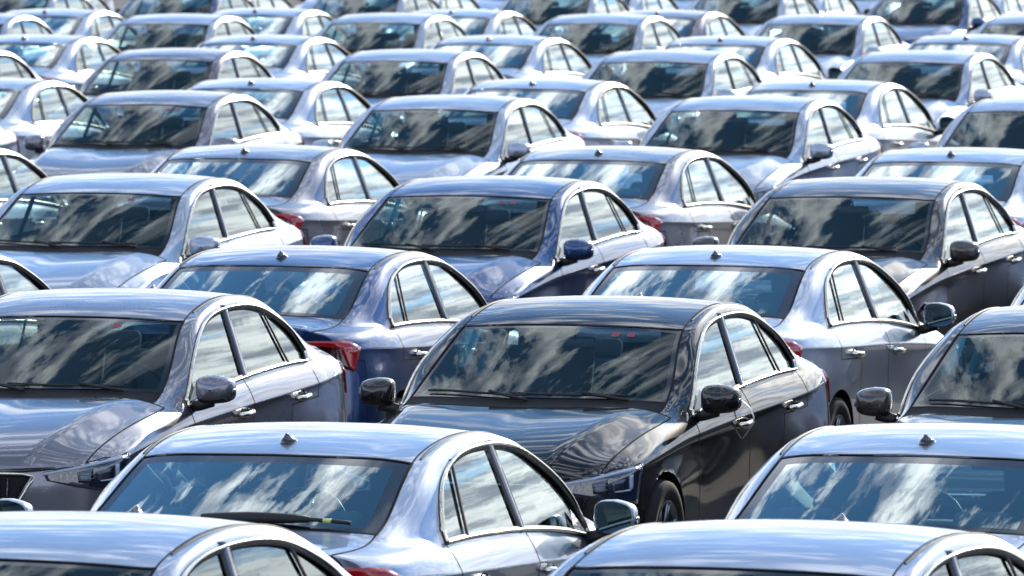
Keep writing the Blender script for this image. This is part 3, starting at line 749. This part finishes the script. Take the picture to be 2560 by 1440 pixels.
# pixel of a known point of a car -> where the car stands
def stand(px, py, face, yaw, anchor):
    s_, t, z = anchor
    d = Vector(((px - 1280) / F_PX, 1, -(py - 720) / F_PX))
    c, sn = math.cos(PITCH), math.sin(PITCH)
    d = Vector((d.x, d.y * c + d.z * sn, -d.y * sn + d.z * c))
    k = (z - CAM_H) / d.z; P = d * k
    u = (s_ - 2.24) if face == 'F' else (2.24 - s_)
    return P.x - u * math.sin(yaw) - t * math.cos(yaw), P.y - u * math.cos(yaw) + t * math.sin(yaw)
A_ANT = (3.147, 0, ontop(3.147, 0)[0].z); A_WTR = (1.96, .609, ontop(1.96, .609)[0].z)
print('anchors', A_ANT, A_WTR, ontop(2.6, 0)[0].z)
ROWS = [  # (pixel of the aerial or of the windscreen's upper right corner, paint)
 ('F', [(335-1765, 1245, 'silver', 'a'), (335, 1288, 'silver', 'a'), (2100, 1309, 'silver', 'a')]),
 ('R', [(-845, 1100, 'silver', 'a'), (722, 1103, 'silver', 'a'), (2318, 1105, 'silver', 'a'), (3914, 1107, 'silver', 'a')]),
 ('F', [(462, 809, 'grey', 'w'), (1712, 830, 'black', 'w'), (2968, 852, 'graphite', 'w'), (4222, 873, 'silver', 'w')]),
 ('R', [(-385, 641, 'graphite', 'a'), (705, 642, 'blue', 'a'), (1790, 641, 'silver', 'a'), (2875, 643, 'silver', 'a'), (3960, 645, 'silver', 'a')]),
 ('F', [(455, 495, 'silver', 'w'), (1382, 502, 'blue', 'w'), (2340, 505, 'graphite', 'w'), (3290, 508, 'silver', 'w'), (4240, 511, 'grey', 'w')]),
 ('R', [(-270, 377, 'silver', 'a'), (612, 380, 'grey', 'a'), (1497, 384, 'grey', 'a'), (2378, 388, 'silver', 'a'), (3262, 391, 'silver', 'a'), (4146, 393, 'silver', 'a')]),
 ('F', [(-206, 268, 'silver', 'w'), (521, 271, 'grey', 'w'), (1248, 283, 'silver', 'w'), (2000, 285, 'silver', 'w'), (2745, 288, 'silver', 'w'), (3490, 291, 'silver', 'w')]),
 ('R', [(-75, 207, 'silver', 'a'), (628, 209, 'silver', 'a'), (1331, 210, 'silver', 'a'), (2031, 213, 'silver', 'a'), (2735, 216, 'silver', 'a'), (3435, 218, 'silver', 'a')]),
 ('F', [(-66, 155, 'silver', 'w'), (534, 157, 'plum', 'w'), (1122, 160, 'silver', 'w'), (1772, 162, 'silver', 'w'), (2412, 163, 'silver', 'w')]),
 ('R', [(60, 97, 'silver', 'a'), (633, 98, 'silver', 'a'), (1222, 99, 'silver', 'a'), (1801, 101, 'silver', 'a'), (2415, 97, 'silver', 'a')]),
 ('F', [(9, 63, 'silver', 'w'), (524, 65, 'silver', 'w'), (1052, 63, 'silver', 'w'), (1595, 65, 'silver', 'w'), (2147, 66, 'silver', 'w'), (2697, 66, 'silver', 'w')]),
 ('R', [(112, 31, 'silver', 'a'), (638, 29, 'silver', 'a'), (1128, 32, 'silver', 'a'), (1643, 34, 'plum', 'a')]),
 ('F', [(125, -2, 'silver', 'w'), (535, -2, 'blue', 'w'), (1000, -2, 'silver', 'w'), (1477, -1, 'silver', 'w'), (1952, -1, 'silver', 'w'), (2412, 0, 'blue', 'w')]),
 ('R', [(65, -31, 'silver', 'a'), (530, -31, 'silver', 'a'), (1000, -31, 'silver', 'a'), (1500, -31, 'silver', 'a'), (1955, -31, 'silver', 'a'), (2400, -31, 'silver', 'a')]),
 ('F', [(150, -58, 'silver', 'w'), (570, -58, 'grey', 'w'), (990, -58, 'silver', 'w'), (1410, -57, 'silver', 'w'), (1830, -57, 'silver', 'w'), (2250, -57, 'silver', 'w'), (2670, -57, 'silver', 'w')]),
]
ORD = ['first', 'second', 'third', 'fourth', 'fifth', 'sixth', 'seventh', 'eighth', 'ninth', 'tenth', 'eleventh', 'twelfth', 'thirteenth', 'fourteenth', 'fifteenth']
CN = {'silver': 'light silver', 'grey': 'grey metallic', 'graphite': 'dark brown grey', 'black': 'glossy black', 'blue': 'deep blue', 'plum': 'dark plum grey'}
proto = make_car(); first = True; CARS = {}
for r, (face, lst) in enumerate(ROWS):
    for k, (px_, py_, colr, an) in enumerate(lst):
        if px_ < -1000: continue
        car = proto if first else copy_tree(proto); first = False
        yaw = (YAW if r else R(21.5)) + R(random.uniform(-.35, .35))
        x, y = stand(px_, py_, face, yaw, A_ANT if an == 'a' else A_WTR)
        car.location = (x, y, 0)
        car.rotation_euler = (0, 0, math.atan2(-math.cos(yaw), -math.sin(yaw)) if face == 'F' else math.atan2(math.cos(yaw), math.sin(yaw)))
        CARS[(r, k)] = car; colour(car, PAINT[colr])
        vis = [q for q in range(len(lst)) if lst[q][0] > -1000]; n = vis.index(k)
        pos = 'leftmost' if n == 0 else 'rightmost' if n == len(vis) - 1 else ORD[n] + ' from the left'
        tag(car, '%s sedan %s, %s in the %s row back' % (CN[colr], 'facing us' if face == 'F' else 'seen from behind', pos, ORD[r]),
            'car', 'sedans parked in close rows')
# ------------------------------------------------------------------ one-off details
def detail(name, mb, car, mats): return part(name, mb.mesh(name, mats), car)
def rear_wiper(car):
    m = MB(); P_ = [ontop(3.94 - .06 * abs(y), y) for y in np.linspace(.10, -.52, 12)]
    pts = [a[0] + a[1] * .022 for a in P_]
    m.tube(pts[:9], [.012, .018, .022, .024, .024, .023, .021, .018, .013], 0, 8); m.tube(pts[7:], .009, 0, 6)
    m.tube([pts[9], pts[9].lerp(pts[10], .6)], .0105, 1, 6); detail('rear_wiper', m, car, [M['rubber'], M['yellow']])
rear_wiper(CARS[(1, 1)])
def tape(car, side):
    m = MB(); q = [onside(2.24, z, side) for z in np.linspace(.95, .74, 10)]
    m.ribbon([a[0] + a[1] * (.004 + .05 * math.sin(math.pi * k / 9)) for k, a in enumerate(q)], [a[1] for a in q], .022, .001, 0); detail('tape', m, car, [M['tape']])
tape(CARS[(2, 1)], 1)
def stickers(car, spots):
    for s_, y in spots:
        m = MB(); q = [ontop(s_ + a * .022, y + b * .02) for a, b in ((-1, -1), (-1, 1), (1, 1), (1, -1))]
        m.add([a[0] + a[1] * .003 for a in q], [[0, 1, 2, 3]], 0); detail('sticker', m, car, [M['sticker']])
for key in ((2, 0), (2, 1), (4, 0), (4, 1), (6, 1)): stickers(CARS[key], ((1.86, .27), (1.865, .35))[: 2 if key[1] else 1])
def sheet(car, side):
    m = MB(); m.box((X(2.62), side * .655, 1.13), (.32, .004, .24), 0, Matrix.Rotation(R(20) * side, 4, 'X').to_euler()); detail('paper_sheet', m, car, [M['paper']])
for key in ((2, 1), (2, 2), (4, 1), (6, 2), (6, 3)): sheet(CARS[key], -1)

# ------------------------------------------------------------------ ground
gm, t = newmat('asphalt')
tcn = t.add('ShaderNodeTexCoord').outputs['Object']
a = t.add('ShaderNodeTexNoise', {'Vector': tcn, 'Scale': .35, 'Detail': 8.0}).outputs['Fac']
b = t.add('ShaderNodeTexNoise', {'Vector': tcn, 'Scale': 60.0, 'Detail': 4.0}).outputs['Fac']
c = t.mixc(a, (.035, .035, .037, 1), (.07, .068, .066, 1)); c = t.mixc(t.math('MULTIPLY', b, .5), c, (.09, .09, .09, 1))
bp = t.add('ShaderNodeBump', {'Height': b, 'Strength': .5, 'Distance': .01}).outputs[0]
bs = t.add('ShaderNodeBsdfPrincipled', {'Base Color': c, 'Roughness': .85, 'Normal': bp})
t.l.new(bs.outputs[0], t.add('ShaderNodeOutputMaterial').inputs[0])
me = mesh_from('ground', [(-900, -200, 0), (900, -200, 0), (900, 1800, 0), (-900, 1800, 0)], [[0, 1, 2, 3]], [gm])
g = bpy.data.objects.new('ground', me); C.objects.link(g); tag(g, kind='structure')
BODY.free()
